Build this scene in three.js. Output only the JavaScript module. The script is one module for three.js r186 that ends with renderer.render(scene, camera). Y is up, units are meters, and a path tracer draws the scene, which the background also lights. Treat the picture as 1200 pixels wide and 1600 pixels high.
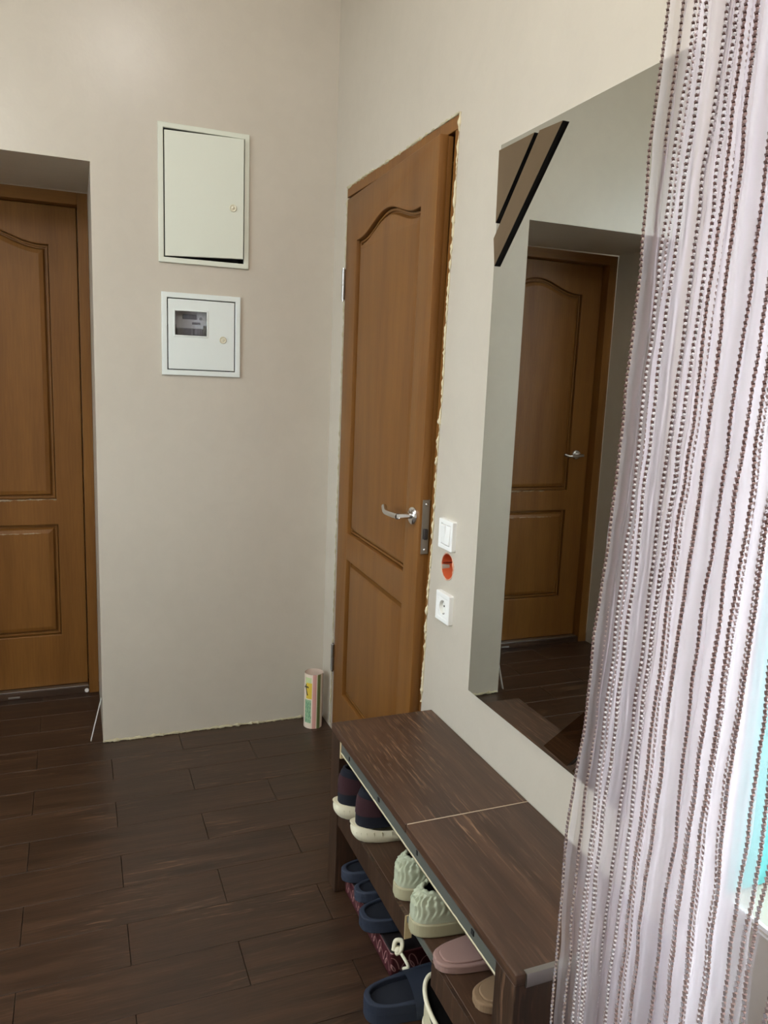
import * as THREE from 'three';
import { RoundedBoxGeometry } from 'three/addons/geometries/RoundedBoxGeometry.js';
import { mergeGeometries, toCreasedNormals } from 'three/addons/utils/BufferGeometryUtils.js';
import { ImprovedNoise } from 'three/addons/math/ImprovedNoise.js';

// ---------------------------------------------------------------- camera, sky, lights, exposure
const scene = new THREE.Scene();
const camera = new THREE.PerspectiveCamera(67.17, 1200 / 1600, 0.05, 60);
camera.rotation.order = 'YXZ';
camera.position.set(-0.9242, 1.3833, 2.8978);
camera.rotation.set(-0.16793, -0.38365, 0.03987);
scene.add(camera);

scene.background = new THREE.Color().setRGB(0.83, 0.95, 1.03);   // hazy daylight sky seen through the window
scene.backgroundIntensity = 9;

const renderer = new THREE.WebGLRenderer({ antialias: true });
renderer.toneMapping = THREE.LinearToneMapping;
renderer.toneMappingExposure = 1.07;
renderer.shadowMap.enabled = true;
const LAMP = { at: [-0.63, 3.13, 2.0], power: 1.25, color: [1.0, 0.95, 0.96] };      // unseen ceiling lamp, placed to give the back wall its bright spot
const ADDED_PENDANT = { at: [-1.6, 2.7, 2.6], power: 2.8, color: [1.0, 0.985, 0.95] };  // unseen fill lamp, added to brighten the right wall

// ---------------------------------------------------------------- helpers
let seed = 7;
const rnd = () => ((seed = (seed * 1664525 + 1013904223) >>> 0) / 4294967296);
const noise = new ImprovedNoise();
const N = (x, y, z = 0) => noise.noise(x, y, z);
const names = new Map();
function numbered(n) { const k = names.get(n) || 0; names.set(n, k + 1); return k ? `${n}_${String(k).padStart(3, '0')}` : n; }
function thing(name, label, category, pos = [0, 0, 0], turn = 0, group) {
  const o = new THREE.Group(); o.name = numbered(name); o.position.set(...pos); o.rotation.y = turn;
  o.userData = { label, category }; if (group) o.userData.group = group;
  scene.add(o); return o;
}
function struct(name, geo, mat) {
  const o = geo ? new THREE.Mesh(geo, mat) : new THREE.Group(); o.name = name; o.userData.kind = 'structure';
  o.castShadow = o.receiveShadow = true; scene.add(o); return o;
}
const flat = g => (g.index ? g.toNonIndexed() : g);
function merge(list) { const l = list.map(flat), uv = l.every(g => g.attributes.uv); if (!uv) l.forEach(g => g.deleteAttribute('uv')); return l.length > 1 ? mergeGeometries(l) : l[0]; }
function part(parent, name, geo, mat, label) {
  const g = Array.isArray(geo) ? merge(geo) : geo;
  const m = new THREE.Mesh(g, mat); m.name = name; m.castShadow = m.receiveShadow = true;
  if (label) m.userData.label = label;
  parent.add(m); return m;
}
const rbox = (w, h, d, r = 0.002, x = 0, y = 0, z = 0, seg = 2) => new RoundedBoxGeometry(w, h, d, seg, Math.min(r, w / 2.01, h / 2.01, d / 2.01)).translate(x, y, z);
// box by its limits
const lim = (x0, x1, y0, y1, z0, z1, r = 0.002) => rbox(x1 - x0, y1 - y0, z1 - z0, r, (x0 + x1) / 2, (y0 + y1) / 2, (z0 + z1) / 2);
// uv in metres: grain runs along axis g (0 x, 1 y, 2 z), v across it
function grainUV(geo, g, ou = 0, ov = 0) {
  const p = geo.attributes.position, n = geo.attributes.normal, uv = new Float32Array(p.count * 2);
  const c = [0, 1, 2].filter(a => a !== g);
  for (let i = 0; i < p.count; i++) {
    const q = [p.getX(i), p.getY(i), p.getZ(i)], m = [Math.abs(n.getX(i)), Math.abs(n.getY(i)), Math.abs(n.getZ(i))];
    const across = m[c[0]] > m[c[1]] ? c[1] : c[0];
    if (m[g] > m[c[0]] && m[g] > m[c[1]]) { uv[2 * i] = q[c[0]] * 0.2 + ou; uv[2 * i + 1] = q[c[1]] + ov; }
    else { uv[2 * i] = q[g] + ou; uv[2 * i + 1] = q[across] + ov; }
  }
  geo.setAttribute('uv', new THREE.BufferAttribute(uv, 2)); return geo;
}
const extrude = (shape, depth, bs = 0, bt = 0, seg = 2, curve = 16) => new THREE.ExtrudeGeometry(shape, { depth, bevelEnabled: bs > 0, bevelSize: bs, bevelThickness: bt || bs, bevelOffset: -bs, bevelSegments: seg, curveSegments: curve });
function rect(x0, y0, x1, y1, S = THREE.Shape) { const s = new S(); s.moveTo(x0, y0); s.lineTo(x1, y0); s.lineTo(x1, y1); s.lineTo(x0, y1); s.closePath(); return s; }
function poly(pts, S = THREE.Shape) { const s = new S(); pts.forEach((p, i) => i ? s.lineTo(...p) : s.moveTo(...p)); s.closePath(); return s; }
// mesh of a grid of points f(i/nu, j/nv) -> [x, y, z]
function grid(nu, nv, f, closed = false) {
  const pos = [], uv = [], idx = [], w = nu + 1;
  for (let j = 0; j <= nv; j++) for (let i = 0; i <= nu; i++) { pos.push(...f(i / nu, j / nv)); uv.push(i / nu, j / nv); }
  for (let j = 0; j < nv; j++) for (let i = 0; i < nu; i++) { const a = j * w + i; idx.push(a, a + 1, a + w, a + 1, a + w + 1, a + w); }
  const g = new THREE.BufferGeometry();
  g.setAttribute('position', new THREE.Float32BufferAttribute(pos, 3)); g.setAttribute('uv', new THREE.Float32BufferAttribute(uv, 2));
  g.setIndex(idx); g.computeVertexNormals();
  if (closed) {
    const n = g.attributes.normal;
    for (let j = 0; j <= nv; j++) {
      const a = j * w, b = a + nu, v = new THREE.Vector3(n.getX(a) + n.getX(b), n.getY(a) + n.getY(b), n.getZ(a) + n.getZ(b)).normalize();
      n.setXYZ(a, v.x, v.y, v.z); n.setXYZ(b, v.x, v.y, v.z);
    }
  }
  return g;
}
const curve3 = pts => new THREE.CatmullRomCurve3(pts.map(p => new THREE.Vector3(...p)));
const tube = (pts, r, n = 40, k = 8) => new THREE.TubeGeometry(curve3(pts), n, r, k);
// crumbling bead of filler along a path
function bead(pts, r, n, rough, s) {
  const g = tube(pts, r, n, 7), p = g.attributes.position, q = new THREE.Vector3(), c = curve3(pts), m = new THREE.Vector3();
  for (let i = 0; i < p.count; i++) {
    q.fromBufferAttribute(p, i); c.getPointAt(Math.floor(i / 8) / n, m);
    const k = Math.max(0.15, 1 + rough * (N(q.x * 45 + s, q.y * 45, q.z * 45) * 1.6 + N(q.x * 140, q.y * 140 + s, q.z * 140)));
    q.sub(m).multiplyScalar(k).add(m); p.setXYZ(i, q.x, q.y, q.z);
  }
  g.computeVertexNormals(); return g;
}
// ---------------------------------------------------------------- textures
function tex(w, h, fn, srgb = true) {
  const d = new Uint8Array(w * h * 4);
  for (let y = 0; y < h; y++) for (let x = 0; x < w; x++) { const c = fn(x / w, y / h); const k = (y * w + x) * 4; d[k] = c[0]; d[k + 1] = c[1]; d[k + 2] = c[2]; d[k + 3] = 255; }
  const t = new THREE.DataTexture(d, w, h); t.wrapS = t.wrapT = THREE.MirroredRepeatWrapping; t.magFilter = THREE.LinearFilter; t.minFilter = THREE.LinearMipmapLinearFilter; t.generateMipmaps = true;
  if (srgb) t.colorSpace = THREE.SRGBColorSpace; t.needsUpdate = true; return t;
}
const cl = v => Math.max(0, Math.min(255, v));
const mix3 = (a, b, t) => [a[0] + (b[0] - a[0]) * t, a[1] + (b[1] - a[1]) * t, a[2] + (b[2] - a[2]) * t];
function sst(a, b, x) { const t = Math.max(0, Math.min(1, (x - a) / (b - a))); return t * t * (3 - 2 * t); }
function woodStreak(u, v) {          // dark stained plank look: long soft bands, thin pale scratches along the grain
  const wv = v + 0.012 * N(u * 3, v * 8, 3);
  const band = N(u * 1.6, wv * 14, 1) * 0.6 + N(u * 3.2, wv * 38, 2) * 0.5;
  const fine = N(u * 9, wv * 150, 5) * 0.6 + N(u * 24, wv * 330, 6) * 0.45;
  const s1 = sst(0.26, 0.6, N(u * 5.5, wv * 85, 9) + 0.4 * N(u * 34, wv * 300, 11));
  const patch = sst(-0.2, 0.4, N(u * 2.6, wv * 6, 12));
  const s2 = sst(0.22, 0.5, N(u * 14, wv * 190, 15));
  return [band, fine, Math.min(1, s1 * patch * 0.75 + s2 * (0.12 + 0.3 * patch))];
}
function plankTexture(dark, mid, pale, k) {
  return tex(1024, 1024, (u, v) => {
    const [b, f, s] = woodStreak(u, v);
    let c = mix3(dark, mid, Math.max(0, Math.min(1, 0.5 + b * 0.9 + f * 0.35)));
    c = mix3(c, pale, s * k);
    return c.map(cl);
  });
}
const plankTex = plankTexture([44, 30, 21], [74, 52, 37], [132, 100, 76], 0.75);
const benchTex = plankTexture([54, 37, 27], [86, 61, 45], [156, 122, 96], 0.9);
const plankBump = tex(1024, 1024, (u, v) => { const [b, f, s] = woodStreak(u, v); const g = cl(128 + 60 * f + 25 * b + 50 * s); return [g, g, g]; }, false);
const oakTex = tex(512, 1024, (u, v) => {   // honey varnished veneer, grain along u
  const b = N(u * 1.2, v * 7, 1) * 0.5 + N(u * 2.5, v * 24, 4) * 0.35, f = N(u * 10, v * 160, 5) * 0.3;
  return mix3([110, 70, 29], [133, 89, 40], Math.max(0, Math.min(1, 0.5 + b + f))).map(cl);
});
const wallBump = tex(512, 512, (u, v) => { const g = cl(128 + 50 * N(u * 90, v * 90, 1) + 40 * N(u * 28, v * 28, 2) + 30 * N(u * 200, v * 200, 3)); return [g, g, g]; }, false);
const wallTex = tex(512, 512, (u, v) => { const k = 1 + 0.012 * N(u * 6, v * 6, 1) + 0.010 * N(u * 22, v * 22, 5); return [195 * k, 186 * k, 171 * k].map(cl); });
const clothBump = tex(256, 256, (u, v) => { const g = 128 + 60 * Math.sin(u * 300) * Math.sin(v * 300) + 40 * N(u * 40, v * 40, 2); return [cl(g), cl(g), cl(g)]; }, false);

// ---------------------------------------------------------------- materials
const std = (o) => new THREE.MeshStandardMaterial(o);
const phys = (o) => new THREE.MeshPhysicalMaterial(o);
const M = {
  wall: phys({ map: wallTex, bumpMap: wallBump, bumpScale: 0.0004, roughness: 0.3 }),
  ceiling: std({ color: 0xe4e2dc, roughness: 0.9 }),
  tile: phys({ map: plankTex, bumpMap: plankBump, bumpScale: 0.0006, roughness: 0.36 }),
  grout: std({ color: 0x1c1512, roughness: 0.9 }),
  bench: phys({ map: benchTex, bumpMap: plankBump, bumpScale: 0.0006, roughness: 0.42 }),
  benchSide: phys({ map: plankTex, bumpMap: plankBump, bumpScale: 0.0006, roughness: 0.45 }),
  oak: phys({ map: oakTex, roughness: 0.45, specularIntensity: 0.6 }),
  oakGroove: std({ color: 0x8a5a26, roughness: 0.5 }),
  darkOak: phys({ color: 0x6b4526, roughness: 0.5 }),
  dark: std({ color: 0x0c0b0b, roughness: 0.9 }),
  chrome: std({ color: 0xd8d8d8, metalness: 1, roughness: 0.18 }),
  steel: std({ color: 0xa9a6a2, metalness: 1, roughness: 0.38 }),
  dullSteel: std({ color: 0x8d857c, metalness: 0.9, roughness: 0.45 }),
  whiteSteel: phys({ color: 0xdee3de, roughness: 0.4 }),
  creamSteel: phys({ color: 0xd6d8c9, roughness: 0.45 }),
  whitePlastic: phys({ color: 0xf0efeb, roughness: 0.28 }),
  lockCream: phys({ color: 0xd9d3bb, roughness: 0.4 }),
  foam: std({ color: 0xcfc2a2, roughness: 0.95 }),
  plaster: std({ color: 0xbab092, roughness: 0.95 }),
  orange: phys({ color: 0xd5451c, roughness: 0.45 }),
  copper: std({ color: 0x2a2320, roughness: 0.6 }),
  mirror: std({ color: 0xcfd3d1, metalness: 1, roughness: 0.012 }),
  bronzeMirror: std({ color: 0x8d7d6a, metalness: 1, roughness: 0.02 }),
  mirrorEdge: std({ color: 0x5a605c, roughness: 0.3 }),
  blackEdge: phys({ color: 0x0b0b0c, roughness: 0.2 }),
  navy: std({ color: 0x222a3b, roughness: 0.8 }),
  navyDark: std({ color: 0x0d121e, roughness: 0.9 }),
  greyNavy: std({ color: 0x2d3444, roughness: 0.75 }),
  cream: std({ color: 0xe6dfc4, roughness: 0.7 }),
  creamSide: std({ color: 0xcfc6a6, roughness: 0.75 }),
  knitNavy: std({ color: 0x10131f, roughness: 0.95, bumpMap: clothBump, bumpScale: 0.0008 }),
  maroon: std({ color: 0x36191f, roughness: 0.95, bumpMap: clothBump, bumpScale: 0.0008 }),
  black: std({ color: 0x07070a, roughness: 0.9 }),
  ruched: std({ color: 0xb0b59c, roughness: 0.95, bumpMap: clothBump, bumpScale: 0.0006 }),
  paleSole: std({ color: 0xa8a182, roughness: 0.8 }),
  rose: std({ color: 0x95776f, roughness: 0.95, bumpMap: clothBump, bumpScale: 0.0006 }),
  roseDark: std({ color: 0x7e625c, roughness: 0.95 }),
  tan: std({ color: 0x8a7055, roughness: 0.9 }),
  rawBoard: std({ color: 0xd9c294, roughness: 0.9 }),
  greyEdge: std({ color: 0x54554e, roughness: 0.85 }),
  pvc: phys({ color: 0xd8d4cf, roughness: 0.3 }),
  greenDark: std({ color: 0x23291f, roughness: 0.9 }),
  sheer: phys({ color: 0xdfd4d8, roughness: 1, transmission: 0.5, thickness: 0, transparent: true, opacity: 0.41, specularIntensity: 0, side: THREE.DoubleSide }),
  sheerest: phys({ color: 0xc9c0cb, roughness: 1, transmission: 0.5, thickness: 0, transparent: true, opacity: 0.07, specularIntensity: 0, side: THREE.DoubleSide }),
  beads: phys({ vertexColors: true, color: 0xffffff, roughness: 0.3 }),
  paleBeads: phys({ vertexColors: true, color: 0xffffff, roughness: 0.4 }),
  glass: phys({ color: 0xffffff, transmission: 1, thickness: 0, roughness: 0.0, ior: 1.5 }),
  aqua: std({ color: 0x61bfbd, roughness: 0.6 }),
  glow: std({ color: 0xffffff, emissive: new THREE.Color(1, 0.92, 0.8), emissiveIntensity: 3 }),
  lcd: std({ color: 0x3c4048, roughness: 0.3 }),
  meterGrey: std({ color: 0x9a9ba0, roughness: 0.5 }),
  meterDark: std({ color: 0x3a3b40, roughness: 0.4 }),
};

// ---------------------------------------------------------------- room
const H = 3.3, XL = -2.45, ZN = 4.5, OPL = -1.705, OPR = -0.857, OPH = 2.0645, AD = -0.6;
// right wall: door opening (out of plumb), box hole, two windows' worth of daylight in one opening
const dL = y => 0.118 + 0.0125 * y + 0.004, dR = y => 0.945 + 0.036 * y;
const WIN = { z0: 2.09, z1: 3.45, y0: 0.613, y1: 2.25 };
{
  const s = rect(-0.3, 0, ZN, H);                          // shape x = -z after the turn, so draw with x = z
  s.holes.push(poly([[dL(0), 0.0005], [dR(0), 0.0005], [dR(2.058), 2.058], [dL(2.058), 2.058]], THREE.Path));
  s.holes.push(rect(WIN.z0, WIN.y0, WIN.z1, WIN.y1, THREE.Path));
  const h = new THREE.Path(); for (let i = 0; i < 28; i++) { const a = i / 28 * Math.PI * 2, r = 0.036 * (1 + 0.06 * Math.sin(3 * a + 1) + 0.04 * Math.sin(7 * a)); const p = [1.082 + r * Math.cos(a), 0.8965 + r * 1.02 * Math.sin(a)]; i ? h.lineTo(...p) : h.moveTo(...p); }
  s.holes.push(h);
  const g = extrude(s, 0.3).rotateY(-Math.PI / 2).translate(0.3, 0, 0);   // x: 0 .. 0.3
  struct('wall_right', wallUV(g), M.wall);
}
function wallUV(g) { g = g.index ? g.toNonIndexed() : g; g.computeVertexNormals(); return grainUV(g, 1); }
// back wall with the alcove opening and the two meter box recesses
const UP = { x0: -0.622, x1: -0.343, y0: 1.781, y1: 2.204 }, LO = { x0: -0.613, x1: -0.372, y0: 1.394, y1: 1.645 };
{
  const s = poly([[XL - 0.1, 0], [OPL, 0], [OPL, OPH], [OPR, OPH], [OPR, 0], [0, 0], [0, H], [XL - 0.1, H]]);
  for (const b of [UP, LO]) s.holes.push(rect(b.x0, b.y0, b.x1, b.y1, THREE.Path));
  const g = extrude(s, 0.5).translate(0, 0, -0.5);
  struct('wall_back', wallUV(g), M.wall);
}
const ADDED_WIN2 = { z0: 0.7, z1: 2.15, y0: 0.8, y1: 2.7 };   // unseen left window, added as a soft light for the walls
{
  const s = rect(0, 0, ZN, H); s.holes.push(rect(ADDED_WIN2.z0, ADDED_WIN2.y0, ADDED_WIN2.z1, ADDED_WIN2.y1, THREE.Path));
  struct('wall_left', wallUV(extrude(s, 0.2).rotateY(-Math.PI / 2).translate(XL, 0, 0)), M.wall);
}
struct('wall_front', wallUV(lim(XL - 0.2, 0.3, 0, H, ZN, ZN + 0.2)), M.wall);
struct('wall_alcove_back', wallUV(lim(OPL - 0.3, 0.3, 0, H, -0.80, -0.62)), M.wall);
struct('light_block_behind_door', wallUV(lim(0.302, 0.4, -0.02, H, -0.1, 1.4)), M.wall);  // unseen slab added to stop sky light leaking round the door
struct('ground', lim(-45, 45, -0.9, -0.7, -45, 45), std({ color: 0x8f8c86, roughness: 0.95 }));   // unseen ground outside, added to dim light coming up through the windows
struct('ceiling', lim(XL - 0.2, 0.3, H, H + 0.15, -0.5, ZN + 0.2), M.ceiling);
// floor of wood-look tiles, 0.5 x 0.15 m, half-offset rows
{
  const floor = struct('floor', lim(XL - 0.2, 0.3, -0.12, -0.0065, -0.8, ZN + 0.2), M.grout);
  const vars = [];
  for (let k = 0; k < 10; k++) vars.push(grainUV(rbox(0.4985, 0.012, 0.1493, 0.0012, 0, -0.006, 0, 1), 0, 0.27 + 0.46 * ((k * 0.37) % 1), 0.1 + 0.8 * ((k * 0.618) % 1)));
  let k = 0;
  for (let r = -5; r < 29; r++) {
    const zc = 0.142 + 0.1505 * (r + 0.5);
    if (zc > 3.4) continue;
    for (let c = -4; c <= 2; c++) {
      const xl = (((r % 2) + 2) % 2 ? -0.581 : -0.834) + 0.5 * c, xc = xl + 0.25;
      if (xc > 0.2 || xc < -2.4) continue;
      if (zc < 0 && (xc < -1.95 || xc > -0.65)) continue;
      const t = part(floor, numbered('floor_tile'), vars[(k * 7 + (r & 3)) % 10], M.tile); k++;
      t.position.set(xc, 0, zc); if (rnd() > 0.5) t.rotation.y = Math.PI;
      t.position.y = -0.0004 * rnd();
    }
  }
}
// crumbling filler line along the foot of the back wall
{
  const t = struct('trim_1', bead([[-0.858, 0.004, 0.001], [-0.7, 0.003, 0.002], [-0.45, 0.004, 0.001], [-0.25, 0.003, 0.002], [-0.12, 0.004, 0.002], [-0.02, 0.004, 0.003]], 0.0042, 260, 1.1, 3), M.plaster);
}
// windows: one in the right wall beyond the right edge of the frame, one added in the left wall for fill light
function casement(w, { z0, z1, y0, y1 }, x, glass) {
  const s = rect(z0 + 0.001, y0 + 0.001, z1 - 0.001, y1 - 0.001); const zm = (z0 + z1) / 2;
  s.holes.push(rect(z0 + 0.06, y0 + 0.06, zm - 0.04, y1 - 0.06, THREE.Path)); s.holes.push(rect(zm + 0.04, y0 + 0.06, z1 - 0.06, y1 - 0.06, THREE.Path));
  part(w, 'window_frame', extrude(s, 0.05).rotateY(-Math.PI / 2).translate(x + 0.05, 0, 0), M.whitePlastic);
  part(w, 'pane', lim(x + 0.018, x + 0.022, y0 + 0.055, y1 - 0.055, z0 + 0.055, zm - 0.035, 0.0005), glass);
  part(w, 'pane', lim(x + 0.018, x + 0.022, y0 + 0.055, y1 - 0.055, zm + 0.035, z1 - 0.055, 0.0005), glass);
}
casement(struct('added_window_2'), ADDED_WIN2, XL - 0.12, M.glass);
{
  const w = struct('window_1');
  const { z0, z1, y0 } = WIN;
  casement(w, WIN, 0.22, M.glass);
  part(w, 'reveal_lining', [lim(0.002, 0.215, y0 + 0.002, WIN.y1 - 0.001, z0 - 0.0005, z0 + 0.004, 0.0005)], M.aqua, 'pale aqua lining of the window reveal');
  part(w, 'corner_bead', [lim(-0.003, 0.004, y0 - 0.006, y0 + 0.001, z0, z1, 0.001), lim(-0.003, 0.004, y0 - 0.014, y0 - 0.011, z0, z1, 0.001)], M.whitePlastic, 'white corner bead along the edge of the sill');
}
// unseen ceiling lamp above the frame, added for the back wall highlight
{
  const t = thing('unseen_ceiling_lamp', 'unseen round white ceiling lamp placed for the bright spot on the back wall', 'lamp', [LAMP.at[0], H, LAMP.at[2]]);
  part(t, 'base', new THREE.CylinderGeometry(0.15, 0.15, 0.03, 40).translate(0, -0.015, 0), M.whitePlastic);
  part(t, 'diffuser', new THREE.LatheGeometry([[0.001, -0.10], [0.06, -0.096], [0.11, -0.075], [0.135, -0.045], [0.138, -0.03]].map(p => new THREE.Vector2(...p)), 40), M.glow);
  const l = new THREE.PointLight(new THREE.Color().setRGB(...LAMP.color), LAMP.power, 0, 2);
  l.position.set(LAMP.at[0], H - 0.17, LAMP.at[2]); l.castShadow = true; l.shadow.radius = 5; l.shadow.mapSize.set(2048, 2048); l.shadow.bias = -0.0005; scene.add(l);
}

// added pendant globe, out of view, lifts the upper walls
{
  const [x, y, z] = ADDED_PENDANT.at, t = thing('added_pendant_lamp', 'unseen white globe pendant added out of view to light the walls', 'lamp', [x, y, z]);
  part(t, 'globe', new THREE.SphereGeometry(0.19, 40, 28), M.glow);
  part(t, 'cord', new THREE.CylinderGeometry(0.004, 0.004, H - y - 0.18, 10).translate(0, 0.18 + (H - y - 0.18) / 2, 0), M.whitePlastic);
  part(t, 'ceiling_rose', new THREE.CylinderGeometry(0.05, 0.06, 0.03, 32).translate(0, H - y - 0.015, 0), M.whitePlastic);
  const l = new THREE.PointLight(new THREE.Color().setRGB(...ADDED_PENDANT.color), ADDED_PENDANT.power, 0, 2);
  l.position.set(x, y, z); l.castShadow = true; l.shadow.radius = 9; l.shadow.mapSize.set(2048, 2048); l.shadow.bias = -0.0005; scene.add(l);
}

// ---------------------------------------------------------------- panel doors
// outline of a door panel with an ogee arch on top
function panelShape(u0, u1, y0, y1, rise, d, S = THREE.Shape) {
  const s = new S(), a = u0 + d, b = u1 - d, c = (u0 + u1) / 2, half = (u1 - u0) / 2, top = y1 - d;
  s.moveTo(a, y0 + d); s.lineTo(b, y0 + d); s.lineTo(b, top);
  if (rise) for (let i = 1; i < 32; i++) { const u = b + (a - b) * i / 32, t = Math.min(1, Math.abs(u - c) / (half * 0.93)); s.lineTo(u, top + rise * Math.pow(0.5 + 0.5 * Math.cos(Math.PI * t), 1.1)); }
  s.lineTo(a, top); s.closePath(); return s;
}
function doorLeaf(parent, w, h, p1, p2) {
  const fr = rect(0, 0, w, h);
  fr.holes.push(panelShape(...p1, 0, THREE.Path), panelShape(...p2, 0, THREE.Path));
  const frame = new THREE.ExtrudeGeometry(fr, { depth: 0.018, bevelEnabled: true, bevelSize: 0.003, bevelThickness: 0.004, bevelOffset: -0.003, bevelSegments: 2 }).translate(0, 0, -0.022);
  const core = rbox(w - 0.004, h - 0.004, 0.019, 0.001, w / 2, h / 2, -0.0305);
  const leaf = part(parent, 'door_leaf', grainUV(merge([frame, core]), 1), M.oak);
  for (const p of [p1, p2]) {
    // moulding: a rounded step down into the groove, then the raised field
    const ring = panelShape(...p, 0.002); ring.holes.push(panelShape(...p, 0.010, THREE.Path));
    part(leaf, 'panel_moulding', grainUV(new THREE.ExtrudeGeometry(ring, { depth: 0.005, bevelEnabled: true, bevelSize: 0.003, bevelThickness: 0.003, bevelOffset: -0.003, bevelSegments: 3 }).translate(0, 0, -0.0215), 1), M.oak);
    const field = new THREE.ExtrudeGeometry(panelShape(...p, 0.0145), { depth: 0.0005, bevelEnabled: true, bevelSize: 0.022, bevelThickness: 0.0155, bevelOffset: -0.022, bevelSegments: 2 }).translate(0, 0, -0.0205);
    part(leaf, 'raised_panel', grainUV(field, 1), M.oak);
  }
  return leaf;
}
function lever(parent, u, y, dir, len) {
  const h = part(parent, 'door_handle', [new THREE.CylinderGeometry(0.0085, 0.0085, 0.05, 20).rotateX(Math.PI / 2).translate(u, y, 0.03),
    tube([[u - 0.008 * dir, y, 0.052], [u + 0.03 * dir, y - 0.001, 0.055], [u + 0.065 * dir, y - 0.003, 0.054], [u + len * 0.74 * dir, y - 0.004, 0.05], [u + len * dir, y + 0.004, 0.041]], 0.0085, 40, 14)], M.chrome);
  part(h, 'rosette', new THREE.LatheGeometry([[0.001, 0.012], [0.018, 0.012], [0.024, 0.009], [0.026, 0.003], [0.026, 0]].map(p => new THREE.Vector2(...p)), 36).rotateX(Math.PI / 2).translate(u, y, 0), M.chrome);
}
{ // right door, hung slightly ajar
  const d = struct('door_1'); const ajar = 2.33 * Math.PI / 180;
  const pivot = d; pivot.position.set(-0.001, 0.008, 0.145); pivot.rotation.y = -(Math.PI / 2 + ajar);
  const W = 0.812, HT = 2.008;
  const leaf = doorLeaf(d, W, HT, [0.125, 0.702, 0.82, 1.85, 0.05], [0.125, 0.702, 0.19, 0.72, 0]);
  // the free edge leans: widen towards the top
  d.traverse(o => { if (o.isMesh) { const p = o.geometry.attributes.position; for (let i = 0; i < p.count; i++) { const u = p.getX(i), y = p.getY(i); p.setX(i, u * (1 + 0.018 * (y - 0.7))); } o.geometry.computeVertexNormals(); o.geometry = toCreasedNormals(o.geometry, 0.5); } });
  lever(d, 0.772, 1.0, -1, 0.14);
  for (const y of [1.715, 0.295]) {
    const h = part(d, 'hinge', [new THREE.CylinderGeometry(0.0075, 0.0075, 0.052, 16).translate(-0.006, y + 0.027, 0.004), new THREE.CylinderGeometry(0.0075, 0.0075, 0.052, 16).translate(-0.006, y - 0.027, 0.004)], M.steel);
    part(h, 'hinge_pin', [new THREE.CylinderGeometry(0.004, 0.004, 0.118, 12).translate(-0.006, y, 0.004)], M.chrome);
  }
  const eu = 0.818;
  const fp = part(d, 'lock_plate', rbox(0.003, 0.155, 0.022, 0.001, eu, 0.975, -0.018), M.dullSteel);
  part(fp, 'latch', rbox(0.010, 0.030, 0.013, 0.003, eu + 0.004, 0.955, -0.018), M.copper);
  part(fp, 'screw', [new THREE.SphereGeometry(0.004, 10, 8).translate(eu + 0.001, 1.04, -0.018), new THREE.SphereGeometry(0.004, 10, 8).translate(eu + 0.001, 0.91, -0.018)], M.chrome);
  // frame in wall coordinates
  const f = struct('trim_2');
  const zs = (y0, y1, a, b) => poly([[a(y0), y0], [b(y0), y0], [b(y1), y1], [a(y1), y1]]);
  const turn = g => grainUV(g.rotateY(-Math.PI / 2), 1);
  part(f, 'head_board', turn(extrude(zs(2.022, 2.056, dL, dR), 0.12, 0.002).translate(0, 0, -0.1195)), M.oak);
  part(f, 'jamb', turn(extrude(zs(0, 2.022, y => dR(y) - 0.014 - 0.008 * y / 2, dR), 0.1, 0.001).translate(0, 0, -0.1)), M.oak);
  part(f, 'jamb', turn(extrude(zs(0, 2.022, y => dL(y) - 0.002, y => dL(y) + 0.016), 0.1, 0.001).translate(0, 0, -0.11)), M.oak);
  part(f, 'jamb_stop', turn(extrude(zs(0, 2.02, y => dL(y), y => dR(y)), 0.02).translate(0, 0, -0.14)), M.darkOak);
  const P = (y, off) => [-0.001, y, dR(y) + off];
  part(f, 'filler_foam', bead([0.46, 0.6, 0.75, 0.9, 1.05, 1.2, 1.35, 1.5, 1.65, 1.8, 1.95, 2.06].map((y, i) => P(y, 0.003 * Math.sin(i * 2.3))), 0.0029, 420, 1.15, 1), M.foam, 'crumbly yellow filler foam along the latch side');
  part(f, 'filler_foam', bead([0.02, 0.3, 0.7, 1.1, 1.5, 1.8, 2.0, 2.05].map((y, i) => [-0.001, y, dL(y) - 0.003]), 0.0024, 260, 1.1, 5), M.plaster);
  part(f, 'filler_foam', bead([[-0.001, 2.056, dL(2)], [-0.001, 2.058, 0.35], [-0.001, 2.056, 0.55], [-0.001, 2.059, 0.8], [-0.001, 2.06, dR(2)]], 0.003, 200, 1.1, 8), M.plaster);
}
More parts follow.
